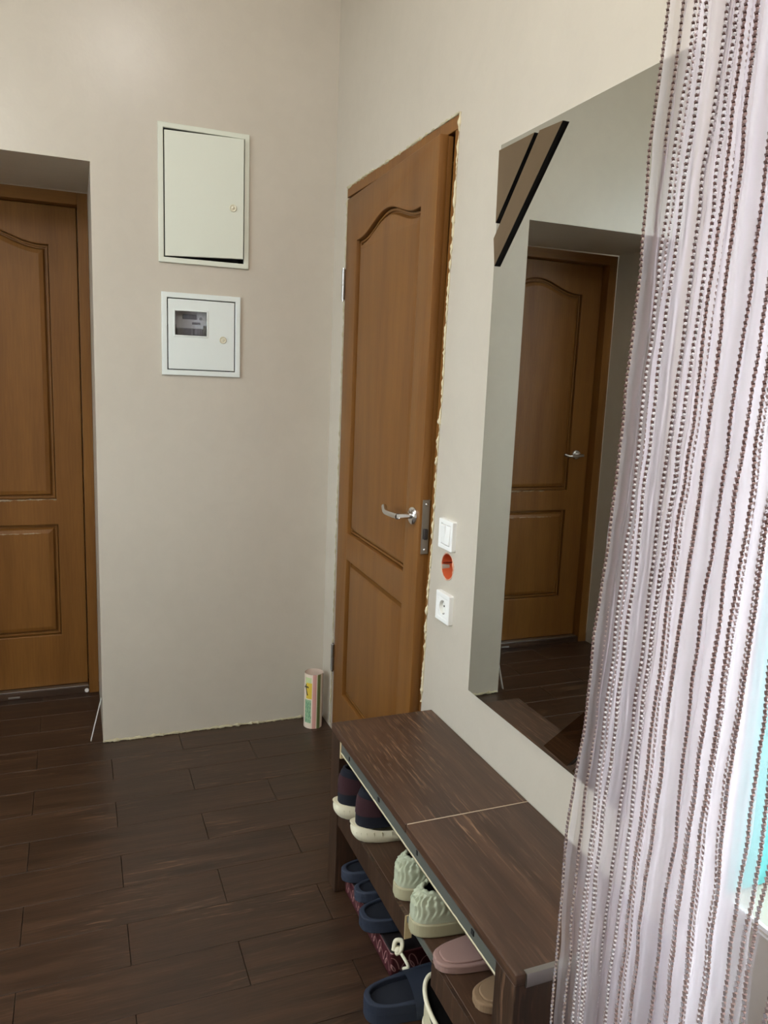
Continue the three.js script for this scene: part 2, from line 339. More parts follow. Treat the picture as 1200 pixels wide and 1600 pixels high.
{ // alcove door on the left
  const d = struct('door_2'); d.position.set(-1.652, 0.03, -0.55);
  doorLeaf(d, 0.752, 1.982, [0.115, 0.646, 0.815, 1.832, 0.062], [0.115, 0.650, 0.228, 0.707, 0]);
  lever(d, 0.075, 1.006, 1, 0.10);
  const worn = std({ color: 0xa08a70, roughness: 0.9 });
  part(d, 'worn_edge', bead([[0.26, 0.8125, -0.0015], [0.36, 0.813, -0.001], [0.46, 0.8125, -0.001], [0.56, 0.814, -0.001], [0.648, 0.8135, -0.0015]], 0.0026, 160, 1.1, 2), worn, 'rubbed pale edge under the upper panel');
  part(d, 'worn_edge', bead([[0.2, 0.671, -0.0055], [0.35, 0.6715, -0.0055], [0.5, 0.671, -0.0055], [0.612, 0.6715, -0.0055]], 0.0017, 160, 1.1, 6), worn, 'rubbed pale edge along the top of the lower panel');
  const f = struct('trim_3'); 
  part(f, 'jamb', grainUV(lim(-0.897, -0.858, 0, 2.06, -0.62, -0.50), 1), M.oak);
  part(f, 'jamb', grainUV(lim(OPL + 0.001, -1.655, 0, 2.06, -0.62, -0.50), 1), M.oak);
  part(f, 'head_board', grainUV(lim(-1.655, -0.897, 2.014, 2.06, -0.62, -0.50), 0), M.oak);
  const th = part(f, 'threshold', grainUV(lim(-1.655, -0.897, 0, 0.028, -0.60, -0.505), 0), M.benchSide);
  part(th, 'metal_strip', lim(-1.65, -0.9, 0.0275, 0.031, -0.545, -0.515, 0.001), M.steel);
  part(th, 'screw_cap', new THREE.CylinderGeometry(0.008, 0.009, 0.006, 18).rotateX(Math.PI / 2).translate(-0.907, 0.012, -0.503), M.whitePlastic);
  part(th, 'latch_keep', lim(-1.215, -1.17, 0.006, 0.014, -0.507, -0.5025, 0.001), M.steel);
}
{ // loose white strip bent away from the alcove corner
  const t = thing('loose_trim_strip', 'thin pale strip leaning out at the foot of the alcove corner', 'strip', [-0.9, 0, -0.03]);
  const s = part(t, 'strip', [rbox(0.003, 0.172, 0.014, 0.001, 0, 0.086, 0)], M.pvc); s.rotation.z = -0.235;
}

// ---------------------------------------------------------------- meter boxes
function meterBox(label, b, fw, mat, open) {
  const t = thing('meter_box', label, 'meter box', [b.x0, b.y0, 0]);
  const w = b.x1 - b.x0, h = b.y1 - b.y0;
  const s = rect(-fw, -fw, w + fw, h + fw); s.holes.push(rect(0, 0, w, h, THREE.Path));
  part(t, 'frame', extrude(s, 0.007, 0.002).translate(0, 0, 0), mat);
  part(t, 'casing', [lim(-0.0005, 0.0005, 0, h, -0.1, 0, 0.0002), lim(w - 0.0005, w + 0.0005, 0, h, -0.1, 0, 0.0002), lim(0, w, -0.0005, 0.0005, -0.1, 0, 0.0002), lim(0, w, h - 0.0005, h + 0.0005, -0.1, 0, 0.0002), lim(0, w, 0, h, -0.1, -0.098, 0.0002)], M.meterDark);
  const door = new THREE.Group(); door.name = 'door'; t.add(door);
  return { t, door, w, h };
}
function lockDisc(parent, x, y, z) {
  const l = part(parent, 'lock', new THREE.LatheGeometry([[0.001, 0.004], [0.004, 0.004], [0.005, 0.0022], [0.009, 0.0022], [0.0105, 0.004], [0.0125, 0.0035], [0.013, 0]].map(p => new THREE.Vector2(...p)), 32).rotateX(Math.PI / 2).translate(x, y, z), M.lockCream, 'round cream lock');
  return l;
}
{
  const { t, door, w, h } = meterBox('tall cream flush metal cabinet with plain door slightly ajar, high on the back wall', UP, 0.0175, M.creamSteel);
  const g = 0.004; part(door, 'door_panel', extrude(poly([[g, g], [w - g, g + 0.011], [w - g, h - g + 0.001], [g, h - g - 0.003]]), 0.009, 0.0015, 0.0015, 2).translate(0, 0, -0.005), M.creamSteel);
  lockDisc(door, w - 0.042, 0.185, 0.005);
  door.position.set(0, 0, 0.003); door.rotation.y = -0.045;
}
{
  const { t, door, w, h } = meterBox('small white square metal cabinet with a viewing window, below the tall cabinet', LO, 0.0185, M.whiteSteel);
  const g = 0.0035; const wx0 = 0.026, wx1 = 0.139, wy0 = 0.122, wy1 = 0.208;
  const s = rect(g, g, w - g, h - g); s.holes.push(rect(wx0, wy0, wx1, wy1, THREE.Path));
  part(door, 'door_panel', extrude(s, 0.008, 0.0012), M.whiteSteel);
  const br = rect(wx0 - 0.004, wy0 - 0.004, wx1 + 0.004, wy1 + 0.004); br.holes.push(rect(wx0 + 0.001, wy0 + 0.001, wx1 - 0.001, wy1 - 0.001, THREE.Path));
  part(door, 'window_bezel', extrude(br, 0.0025, 0.001).translate(0, 0, 0.0078), M.whiteSteel);
  part(door, 'window_pane', lim(wx0, wx1, wy0, wy1, 0.003, 0.005, 0.0005), M.glass);
  lockDisc(door, w - 0.045, 0.113, 0.008);
  door.position.z = -0.001;
  const m = thing('electricity_meter', 'grey electricity meter with small dark display, seen behind the cabinet window', 'meter', [LO.x0, LO.y0, -0.03]);
  part(m, 'body', [rbox(0.15, 0.06, 0.05, 0.004, 0.083, 0.19, -0.02), rbox(0.10, 0.02, 0.05, 0.004, 0.083, 0.158, -0.02)], M.meterGrey);
  part(m, 'display', rbox(0.05, 0.016, 0.004, 0.001, 0.082, 0.190, 0.006), M.lcd);
  part(m, 'terminal_cover', rbox(0.094, 0.055, 0.046, 0.004, 0.083, 0.124, -0.018), M.meterDark);
  part(m, 'button', [new THREE.CylinderGeometry(0.005, 0.005, 0.004, 14).rotateX(Math.PI / 2).translate(0.122, 0.186, 0.006), rbox(0.03, 0.008, 0.003, 0.001, 0.105, 0.168, 0.006)], M.meterDark);
}

// ---------------------------------------------------------------- switch, socket and open box on the right wall (all face -x)
function onRight(t, y, z) { t.position.set(0, y, z); t.rotation.y = -Math.PI / 2; }
function plateFrame(w, hole, d) { const s = new THREE.Shape(); const r = 0.004, a = w / 2; s.moveTo(-a + r, -a); s.lineTo(a - r, -a); s.quadraticCurveTo(a, -a, a, -a + r); s.lineTo(a, a - r); s.quadraticCurveTo(a, a, a - r, a); s.lineTo(-a + r, a); s.quadraticCurveTo(-a, a, -a, a - r); s.lineTo(-a, -a + r); s.quadraticCurveTo(-a, -a, -a + r, -a); s.holes.push(rect(-hole / 2, -hole / 2, hole / 2, hole / 2, THREE.Path)); return extrude(s, d, 0.0022, 0.0022, 3); }
{
  const t = thing('light_switch', 'white two-rocker light switch beside the right door, above the open wall box', 'light switch'); onRight(t, 0.985, 1.083);
  part(t, 'frame', plateFrame(0.081, 0.056, 0.011), M.whitePlastic);
  part(t, 'insert', rbox(0.0565, 0.0565, 0.007, 0.001, 0, 0, 0.0045), M.whitePlastic);
  for (const [x, k] of [[-0.0135, 0.09], [0.0135, -0.07]]) { const r = part(t, 'rocker', rbox(0.0262, 0.052, 0.008, 0.002), M.whitePlastic); r.position.set(x, 0, 0.0105); r.rotation.x = k; }
}
{
  const t = thing('wall_socket', 'white earthed wall socket below the open wall box', 'socket'); onRight(t, 0.785, 1.088);
  part(t, 'frame', plateFrame(0.081, 0.055, 0.011), M.whitePlastic);
  const s = rect(-0.0272, -0.0272, 0.0272, 0.0272); const h = new THREE.Path(); h.absarc(0, 0, 0.0195, 0, Math.PI * 2, true); s.holes.push(h);
  const ins = part(t, 'insert', extrude(s, 0.008, 0.001, 0.001, 2, 32).translate(0, 0, 0.003), M.whitePlastic);
  part(ins, 'cup', [new THREE.CylinderGeometry(0.0195, 0.019, 0.014, 36, 1, true).rotateX(Math.PI / 2).translate(0, 0, 0.004), new THREE.CylinderGeometry(0.0195, 0.0195, 0.002, 36).rotateX(Math.PI / 2).translate(0, 0, 0.0005)], phys({ color: 0xe6e4dd, roughness: 0.4, side: THREE.DoubleSide }));
  part(ins, 'pin_hole', [new THREE.CylinderGeometry(0.0026, 0.0026, 0.001, 14).rotateX(Math.PI / 2).translate(-0.0095, 0, 0.002), new THREE.CylinderGeometry(0.0026, 0.0026, 0.001, 14).rotateX(Math.PI / 2).translate(0.0095, 0, 0.002)], M.dark);
  for (const y of [0.018, -0.018]) part(ins, 'earth_clip', rbox(0.005, 0.003, 0.008, 0.0008, 0, y, 0.006), M.steel);
}
{
  const t = thing('wall_box', 'open orange flush box with loose wire ends between switch and socket', 'junction box'); onRight(t, 0.8965, 1.082);
  part(t, 'box', [new THREE.LatheGeometry([[0.034, 0.0], [0.0335, -0.022], [0.032, -0.023], [0.032, -0.055], [0.001, -0.055]].map(p => new THREE.Vector2(...p)), 40).rotateX(Math.PI / 2)], phys({ color: 0xd8653a, roughness: 0.55, side: THREE.DoubleSide }));
  part(t, 'wire', [tube([[-0.016, 0.005, -0.054], [-0.015, 0.02, -0.036], [-0.004, 0.018, -0.022], [0.002, 0.006, -0.024], [-0.006, -0.004, -0.04]], 0.0018, 40, 8)], M.whitePlastic);
  part(t, 'wire', [tube([[-0.008, 0.0, -0.054], [0.0, -0.014, -0.04], [-0.008, -0.02, -0.03], [0.0, -0.004, -0.026], [0.004, 0.014, -0.03], [-0.006, 0.018, -0.044]], 0.0034, 60, 8), new THREE.SphereGeometry(0.0085, 14, 10).scale(1, 1.5, 1).translate(-0.004, -0.004, -0.04)], M.copper);
  part(t, 'rib', rbox(0.004, 0.003, 0.05, 0.0008, -0.0315, 0.004, -0.027), std({ color: 0x8c3016, roughness: 0.7 }), 'darker rib inside the box');
  part(t, 'chipped_rim', [bead([0, 1, 2, 3, 4, 5, 6, 7, 8].map(i => [0.0362 * Math.cos(i * Math.PI / 4), 0.0366 * Math.sin(i * Math.PI / 4), 0]), 0.0016, 120, 0.8, 4)], std({ color: 0xd9a78c, roughness: 0.95 }), 'chipped pinkish plaster rim');
}

// ---------------------------------------------------------------- mirror with bronze corner strips
{
  const Z0 = 1.25, Z1 = 1.862, Y0 = 0.613, Y1 = 1.923;
  const t = thing('wall_mirror', 'tall frameless wall mirror with slanted bronze glass strips in its corners', 'mirror', [0, 0, 0]);
  part(t, 'backing', lim(-0.0035, 0, Y0 + 0.001, Y1 - 0.001, Z0 + 0.001, Z1 - 0.001, 0.0005), M.mirrorEdge);
  part(t, 'mirror_glass', lim(-0.0075, -0.0035, Y0, Y1, Z0, Z1, 0.0004), M.mirror);
  const strip = (pts) => {
    const g = extrude(poly(pts), 0.006, 0.0005, 0.0005, 1).rotateY(-Math.PI / 2).translate(-0.0078, 0, 0);
    const cap = extrude(poly(pts), 0.0006).rotateY(-Math.PI / 2).translate(-0.0148, 0, 0);
    const s = part(t, 'corner_strip', g, M.blackEdge, 'black-edged bronze glass strip'); 
    part(s, 'bronze_face', cap, M.bronzeMirror);
  };
  const tri = [[0.006, -0.014], [0.153, -0.014], [0.010, -0.172]], band = [[0.172, -0.015], [0.256, -0.019], [0.016, -0.268], [0.005, -0.205]];
  for (const p of [tri, band]) { strip(p.map(([z, y]) => [Z0 + z, Y1 + y])); strip(p.map(([z, y]) => [Z1 - z, Y0 - y])); }
}

// ---------------------------------------------------------------- roll of wallpaper border in the corner
{
  const t = thing('paper_roll', 'short upright roll printed with green, pink and cream stripes in the corner', 'paper roll', [-0.062, 0, 0.083]);
  const cv = document.createElement('canvas'); cv.width = 512; cv.height = 512; const c = cv.getContext('2d');
  const colours = ['#e4d3c0', '#d29c90', '#e9dcc8', '#6f7a48', '#eadfcd', '#8f5148', '#e5d5c2', '#b8b48a', '#e9dcc8', '#c98f83', '#e9dcc8', '#8b9660'];
  const stops = [0, 0.235, 0.30, 0.316, 0.378, 0.45, 0.49, 0.55, 0.62, 0.68, 0.76, 0.84, 1];
  for (let i = 0; i < 12; i++) { c.fillStyle = colours[i]; c.fillRect(stops[i] * 512, 0, (stops[i + 1] - stops[i]) * 512 + 1, 512); }
  const px = 42, pw = 66;
  c.fillStyle = '#c3cf98'; c.fillRect(px, 30, pw, 110); c.fillStyle = '#d8b93e'; c.fillRect(px + 14, 80, pw - 8, 150);
  c.fillStyle = '#93b48c'; c.fillRect(px, 240, pw, 220); c.fillStyle = '#5f8a6c';
  for (let k = 0; k < 26; k++) { c.fillRect(px + (k * 17) % pw, 250 + (k * 41) % 200, 7, 26); }
  c.strokeStyle = '#2b2018'; c.lineWidth = 12; c.beginPath(); c.moveTo(px + 30, 200); c.quadraticCurveTo(px + 16, 170, px + 10, 130); c.moveTo(px + 10, 130); c.quadraticCurveTo(px + 26, 110, px + 38, 128); c.moveTo(px + 10, 130); c.quadraticCurveTo(px - 6, 112, px - 10, 136); c.moveTo(px + 10, 130); c.lineTo(px + 8, 96); c.stroke();
  const map = new THREE.CanvasTexture(cv); map.colorSpace = THREE.SRGBColorSpace; map.wrapS = THREE.RepeatWrapping; map.offset.x = 0;
  const wrap = new THREE.CylinderGeometry(0.037, 0.037, 0.226, 64, 1, true).translate(0, 0.114, 0); wrap.rotateY(-1.867);
  part(t, 'printed_wrap', wrap, std({ map, roughness: 0.7 }));
  part(t, 'rolled_end', new THREE.LatheGeometry([[0.001, 0.219], [0.018, 0.219], [0.033, 0.220], [0.0345, 0.2265], [0.037, 0.227], [0.037, 0.225]].map(p => new THREE.Vector2(...p)), 48), std({ color: 0xb9a596, roughness: 0.9 }));
  part(t, 'foot', new THREE.LatheGeometry([[0.037, 0.002], [0.036, 0.0], [0.001, 0.0]].map(p => new THREE.Vector2(...p)), 48), std({ color: 0xd8c9b4, roughness: 0.9, side: THREE.DoubleSide }));
}

// ---------------------------------------------------------------- shoe bench
const BZ0 = 1.033, BZ1 = 1.986, BX = -0.3, BY = 0.467, SH = 0.26;
{
  const t = thing('shoe_bench', 'low dark wood-look shoe bench with an open shelf along the right wall', 'bench', [0, 0, 0]);
  const seam = 1.5435;
  part(t, 'top_board', grainUV(lim(BX, -0.001, BY - 0.022, BY, BZ0, seam - 0.0008, 0.003), 2, 0.1, 0.2), M.bench);
  part(t, 'top_board', grainUV(lim(BX, -0.001, BY - 0.022, BY, seam + 0.0008, BZ1, 0.003), 2, 0.83, 0.55), M.bench);
  part(t, 'seam_filler', lim(BX + 0.004, -0.003, BY - 0.01, BY - 0.0004, seam - 0.0012, seam + 0.0012, 0.0003), std({ color: 0xb9a58e, roughness: 0.9 }), 'pale filler in the joint of the top');
  const sl = part(t, 'side_panel', grainUV(lim(BX + 0.001, -0.002, 0.001, BY - 0.022, BZ0 + 0.002, 1.098, 0.002), 1, 0.3, 0.1), M.benchSide);
  const sr = part(t, 'side_panel', grainUV(lim(BX + 0.001, -0.002, 0.001, BY - 0.022, 1.922, BZ1 - 0.002, 0.002), 1, 0.6, 0.43), M.benchSide);
  part(sl, 'raw_edge', lim(BX + 0.004, BX + 0.03, 0.395, 0.443, 1.0975, 1.103, 0.0005), M.rawBoard, 'strip of bare cream board');
  const ap = part(t, 'seat_board', lim(BX + 0.006, -0.004, 0.409, BY - 0.022, 1.098, 1.922, 0.001), M.greyEdge, 'board with rough grey front edge');
  // chipped lower edge of bare board
  const lo = grid(160, 3, (u, v) => { const z = 1.1 + 0.82 * u, k = 0.0012 * N(z * 60, 2, 1) + (N(z * 14, 5, 3) > 0.32 ? 0.003 : 0); return [BX + 0.005 + (v > 0.9 ? 0.02 : 0), 0.4155 - 0.0065 * Math.min(1, v * 1.5) - (v < 0.1 ? k : 0), z]; });
  part(ap, 'bare_edge', lo, std({ color: 0xe2d6b4, roughness: 0.9, side: THREE.DoubleSide }), 'chipped cream lower edge');
  part(ap, 'scuff', [[1.165, 0.428], [1.37, 0.43], [1.59, 0.432], [1.83, 0.43]].map(([z, y], i) => lim(BX + 0.0045, BX + 0.0065, y - 0.006, y + 0.004, z, z + 0.006 + 0.004 * (i % 2), 0.0005)), M.dark);
  const sh = part(t, 'shelf_board', grainUV(lim(BX + 0.012, -0.004, SH - 0.016, SH, 1.0985, 1.9215, 0.002), 2, 0.2, 0.35), M.bench);
  part(sh, 'front_lath', grainUV(lim(BX + 0.004, BX + 0.022, SH - 0.058, SH - 0.001, 1.0985, 1.553, 0.001), 1, 0.1, 0.7), M.benchSide);
  part(sh, 'lath_end', lim(BX + 0.0045, BX + 0.0215, SH - 0.0575, SH - 0.0015, 1.5525, 1.5545, 0.0003), M.rawBoard, 'bare end of the front lath');
  part(sh, 'front_lath', grainUV(lim(BX + 0.004, BX + 0.022, SH - 0.058, SH - 0.001, 1.688, 1.9215, 0.001), 1, 0.5, 0.2), M.benchSide);
  part(sh, 'grey_edge', lim(BX + 0.0085, BX + 0.0125, SH - 0.016, SH - 0.0015, 1.5545, 1.688, 0.0005), M.greyEdge);
  const trim = new THREE.Shape(); trim.moveTo(0, 0); trim.lineTo(0.0035, 0.001); trim.quadraticCurveTo(0.007, 0.014, 0.0035, 0.0255); trim.lineTo(-0.006, 0.0265); trim.lineTo(-0.006, 0.0255); trim.lineTo(0, 0.024); trim.closePath();
  part(t, 'end_trim', [new THREE.ExtrudeGeometry(trim, { depth: 0.27, bevelEnabled: false }).rotateY(-Math.PI / 2).translate(-0.012, 0.4415, BZ1)], M.steel, 'silvery edging strip on the near end');
}

// ---------------------------------------------------------------- shoes
// foot outline: heel at x = 0, toe at x = L, half-width along z; phi runs round it from the heel
function foot(L, W, hw = 0.74, toe = 0.9) {
  return (phi) => {
    const s = Math.sin(phi), c = Math.cos(phi);                 // c = -1 heel ... 1 toe
    const t = 0.5 + 0.5 * (Math.sign(c) * Math.pow(Math.abs(c), 0.82));
    const w = W / 2 * (hw + (1 - hw) * sst(0.25, 0.7, t)) * (t > 0.75 ? 1 - (1 - toe) * sst(0.75, 1, t) : 1);
    return [L * t, w * Math.sign(s) * Math.pow(Math.abs(s), 0.72)];
  };
}
function footShape(f, d = 0, S = THREE.Shape, L = 0.26) {
  const s = new S(), n = 56; const cx = L / 2;
  for (let i = 0; i <= n; i++) { const [x, z] = f(-Math.PI + i / n * Math.PI * 2); const k = Math.hypot(x - cx, z) || 1; const a = x - (x - cx) / k * d, b = z - z / k * d; i ? s.lineTo(a, b) : s.moveTo(a, b); }
  s.closePath(); return s;
}
const up = g => g.rotateX(-Math.PI / 2);           // shape plane -> floor, extrusion up
// upper: from the sole outline over to the ankle opening, then the lining down inside
function upper(f, L, y0, opts) {
  const { ox = 0.075, ol = 0.06, ow = 0.028, hh = 0.075, ht = 0.06, p = 1.0, inset = 0.005, ruche = 0 } = opts;
  return (phi, s, inner = false) => {
    let [x, z] = f(phi); const k = Math.hypot(x - L / 2, z) || 1; x -= (x - L / 2) / k * inset; z -= z / k * inset;
    const c = Math.cos(phi), a = ox + ol * c, b = ow * Math.sin(phi);
    const q = Math.pow(s, p), hTop = hh + (ht - hh) * (0.5 + 0.5 * c);
    const e = 1 - Math.pow(1 - s, 2.2);
    let px = x + (a - x) * (c > 0 ? Math.pow(s, 1.15) : Math.pow(s, 2.2)), pz = z + (b - z) * Math.pow(s, 1.7), py = y0 + hTop * e;
    if (ruche) { const cx = Math.cos(phi), sx = Math.sin(phi), r = ruche * (Math.sin(phi * 34 + 4 * N(cx * 2, sx * 2, s * 4)) * 0.45 + N(cx * 6, sx * 6, s * 8) * 0.8) * Math.sin(Math.PI * Math.min(1, s * 1.15)); const m = Math.hypot(x - L / 2, z) || 1; px += (x - L / 2) / m * r; pz += z / m * r; py += r * 0.6; }
    return [px, py, pz];
  };
}
function liner(f, L, y0, opts) {
  const U = upper(f, L, y0, opts);
  return grid(48, 8, (u, v) => { const phi = -Math.PI + u * Math.PI * 2, o = U(phi, 1); const k = 1 - v; return [opts.ox + (o[0] - opts.ox) * (0.6 + 0.4 * k) * (v > 0.9 ? 0.1 : 1), y0 + 0.006 + (o[1] - y0 - 0.006) * k, o[2] * (0.7 + 0.3 * k) * (v > 0.9 ? 0.1 : 1)]; }, true);
}
const dbl = m => { const c = m.clone(); c.side = THREE.DoubleSide; return c; };
const D = { knitNavy: dbl(M.knitNavy), maroon: dbl(M.maroon), black: dbl(M.black), ruched: dbl(M.ruched), rose: dbl(M.rose), navy: dbl(M.navy), roseDark: dbl(M.roseDark), cream: dbl(M.cream), cs: dbl(M.creamSide), greyNavy: dbl(M.greyNavy) };
function sneaker(label, pos, turn) {
  const t = thing('sneaker', label, 'shoe', pos, turn, 'pair of dark sneakers on the shelf');
  const L = 0.262, f = foot(L, 0.098, 0.78), y0 = 0.034;
  // thick midsole curling up behind the heel
  const so = grid(72, 12, (u, v) => {
    const phi = -Math.PI + u * Math.PI * 2, [x, z] = f(phi), k = Math.hypot(x - L / 2, z), heel = sst(0.3, 1, -Math.cos(phi));
    const h = 0.034 + 0.014 * heel, out = 0.004 * Math.sin(Math.PI * Math.min(1, v * 1.0)) - 0.008 * Math.pow(1 - v, 3) + 0.004 * heel * v;
    const y = h * v + 0.006 * heel * Math.pow(1 - v, 2);
    return [x + (x - L / 2) / k * out, y, z + z / k * out];
  }, true);
  const cap = grid(72, 3, (u, v) => { const phi = -Math.PI + u * Math.PI * 2, [x, z] = f(phi), heel = sst(0.3, 1, -Math.cos(phi)), k = 1.0 - 0.08 * v; return [L / 2 + (x - L / 2) * k + (-0.008 * heel) * (1 - v), 0.034 + 0.014 * heel - 0.004 * v, z * k]; }, true);
  const bot = up(extrude(footShape(f, 0.019, THREE.Shape, L), 0.02, 0.003)).translate(0, 0.001, 0);
  const sole = part(t, 'sole', [so, cap, bot], dbl(M.cream));
  const grooves = [];
  for (let i = -7; i <= 7; i++) { const phi = Math.PI + i * 0.19, [x, z] = f(phi), k = Math.hypot(x - L / 2, z), b = new THREE.BoxGeometry(0.0014, 0.014, 0.002); const nx = (x - L / 2) / k, nz = z / k; b.rotateX(0.25); b.rotateY(Math.atan2(nx, nz)); grooves.push(b.translate(x + nx * 0.0034, 0.026, z + nz * 0.0034)); }
  part(sole, 'sole_groove', grooves, M.creamSide);
  const o = { ox: 0.082, ol: 0.062, ow: 0.03, hh: 0.092, ht: 0.06, inset: 0.006 };
  const U = upper(f, L, y0 + 0.008, o);
  const upm = part(t, 'upper', grid(72, 16, (u, v) => U(-Math.PI + u * Math.PI * 2, v), true), D.knitNavy);
  part(upm, 'heel_patch', grid(24, 10, (u, v) => { const phi = Math.PI + (u - 0.5) * 2.1, s = 0.17 + 0.42 * v * (0.8 + 0.2 * Math.sin(u * Math.PI)); const q = U(phi, s), [x, z] = q.length ? [q[0], q[2]] : 0, k = Math.hypot(x - L / 2, z); return [x + (x - L / 2) / k * 0.0015, q[1], z + z / k * 0.0015]; }), D.maroon, 'dark maroon heel patch');
  part(t, 'lining', liner(f, L, y0, o), D.black);
  const collar = []; for (let i = 0; i <= 24; i++) collar.push(U(-Math.PI + i / 24 * Math.PI * 2, 1));
  part(t, 'collar', tube(collar, 0.004, 60, 8), M.knitNavy);
  return t;
}
sneaker('dark navy sneaker with cream sole at the far end of the shelf', [-0.322, SH + 0.0005, 1.156], 0.05);
sneaker('dark navy sneaker with cream sole second from the far end, beside the pale ruched shoe', [-0.312, SH + 0.0005, 1.262], -0.03);
function ruchedShoe(label, pos, turn) {
  const t = thing('ruched_shoe', label, 'shoe', pos, turn, 'pair of pale ruched slip-on shoes');
  const L = 0.245, f = foot(L, 0.1, 0.84), y0 = 0.03;
  const s = part(t, 'sole', [up(extrude(footShape(f, 0.001, THREE.Shape, L), 0.022, 0.005, 0.005, 4)).translate(0, 0.005, 0)], M.paleSole);
  part(s, 'welt', [up(extrude(footShape(f, 0.004, THREE.Shape, L), 0.004, 0.002)).translate(0, 0.0305, 0)], M.creamSide);
  const o = { ox: 0.075, ol: 0.05, ow: 0.026, hh: 0.058, ht: 0.062, inset: 0.003, ruche: 0.0042 };
  const U = upper(f, L, y0 + 0.003, o);
  part(t, 'upper', grid(220, 26, (u, v) => U(-Math.PI + u * Math.PI * 2, v), true), D.ruched);
  part(t, 'lining', liner(f, L, y0, { ...o, ruche: 0 }), D.black);
  const col = []; for (let i = 0; i <= 40; i++) { const q = U(-Math.PI + i / 40 * Math.PI * 2, 1); col.push([q[0], q[1] + 0.002 * Math.sin(i * 2.2), q[2]]); }
  part(t, 'elastic_edge', tube(col, 0.005, 120, 8), M.ruched);
  return t;
}
ruchedShoe('pale green-white ruched slip-on shoe with thick sole, the one nearer the dark sneakers', [-0.296, SH + 0.0005, 1.488], -0.02);
ruchedShoe('pale green-white ruched slip-on shoe with thick sole, the one nearer the pink slipper', [-0.308, SH + 0.0005, 1.604], 0.0);
function slide(name, label, pos, turn, mats, L, W, h, rim, cat, group) {
  const t = thing(name, label, cat, pos, turn, group);
  const f = foot(L, W, 0.84, 0.94);
  const ring = footShape(f, 0, THREE.Shape, L); ring.holes.push(footShape(f, 0.015, THREE.Path, L));
  part(t, 'sole', [up(extrude(footShape(f, 0.0005, THREE.Shape, L), h - 0.006, 0.003, 0.003, 3)).translate(0, 0.003, 0), up(extrude(ring, rim, 0.004, 0.004, 3)).translate(0, h - 0.004, 0)], mats[0]);
  part(t, 'footbed', [up(extrude(footShape(f, 0.013, THREE.Shape, L), 0.004, 0.002)).translate(0, h - 0.002, 0)], mats[1]);
  // broad band over the forefoot
  part(t, 'strap', grid(28, 14, (u, v) => { const a = Math.PI * u, x = L * 0.5 + (v - 0.5) * L * 0.36 * (0.75 + 0.25 * Math.sin(a)) + L * 0.04 * Math.sin(a), w = W * 0.53; return [x, h * 0.5 + (0.045 + 0.012 * (1 - v)) * Math.sin(a), -w * Math.cos(a)]; }), mats[2]);
  return t;
}
const blue = [M.navy, M.navyDark, D.navy], grey = [M.greyNavy, M.navyDark, D.greyNavy], pink = [M.rose, M.rose, D.roseDark];
slide('slide_sandal', 'large navy slide sandal lying on the floor in front of the bench, nearest the camera', [-0.366, 0.0, 1.516], -0.01, blue, 0.275, 0.112, 0.03, 0.018, 'sandal', 'slide sandals under the shoe bench');
slide('slide_sandal', 'navy slide sandal lying on the dark red bag below the pale ruched shoes', [-0.312, 0.071, 1.331], 0.0, blue, 0.275, 0.112, 0.024, 0.012, 'sandal', 'slide sandals under the shoe bench');
slide('slide_sandal', 'small grey-blue slide sandal at the far end under the shelf, by the bench leg', [-0.296, 0.071, 1.1445], 0.0, grey, 0.24, 0.084, 0.02, 0.01, 'sandal', 'slide sandals under the shoe bench');
slide('slide_sandal', 'small grey-blue slide sandal partly covered by the navy one on the red bag', [-0.29, 0.071, 1.2305], 0.0, grey, 0.24, 0.084, 0.02, 0.01, 'sandal', 'slide sandals under the shoe bench');
slide('slipper', 'dusty pink slipper with rounded heel on the shelf beside the pale ruched shoe', [-0.300, SH + 0.0005, 1.708], -0.02, pink, 0.255, 0.1, 0.018, 0.001, 'slipper', 'slippers on the bench shelf');
slide('slipper', 'tan slipper at the near end of the shelf, partly under the pink one', [-0.272, SH + 0.0005, 1.820], 0.0, [M.tan, M.tan, D.roseDark], 0.255, 0.1, 0.018, 0.001, 'slipper', 'slippers on the bench shelf');
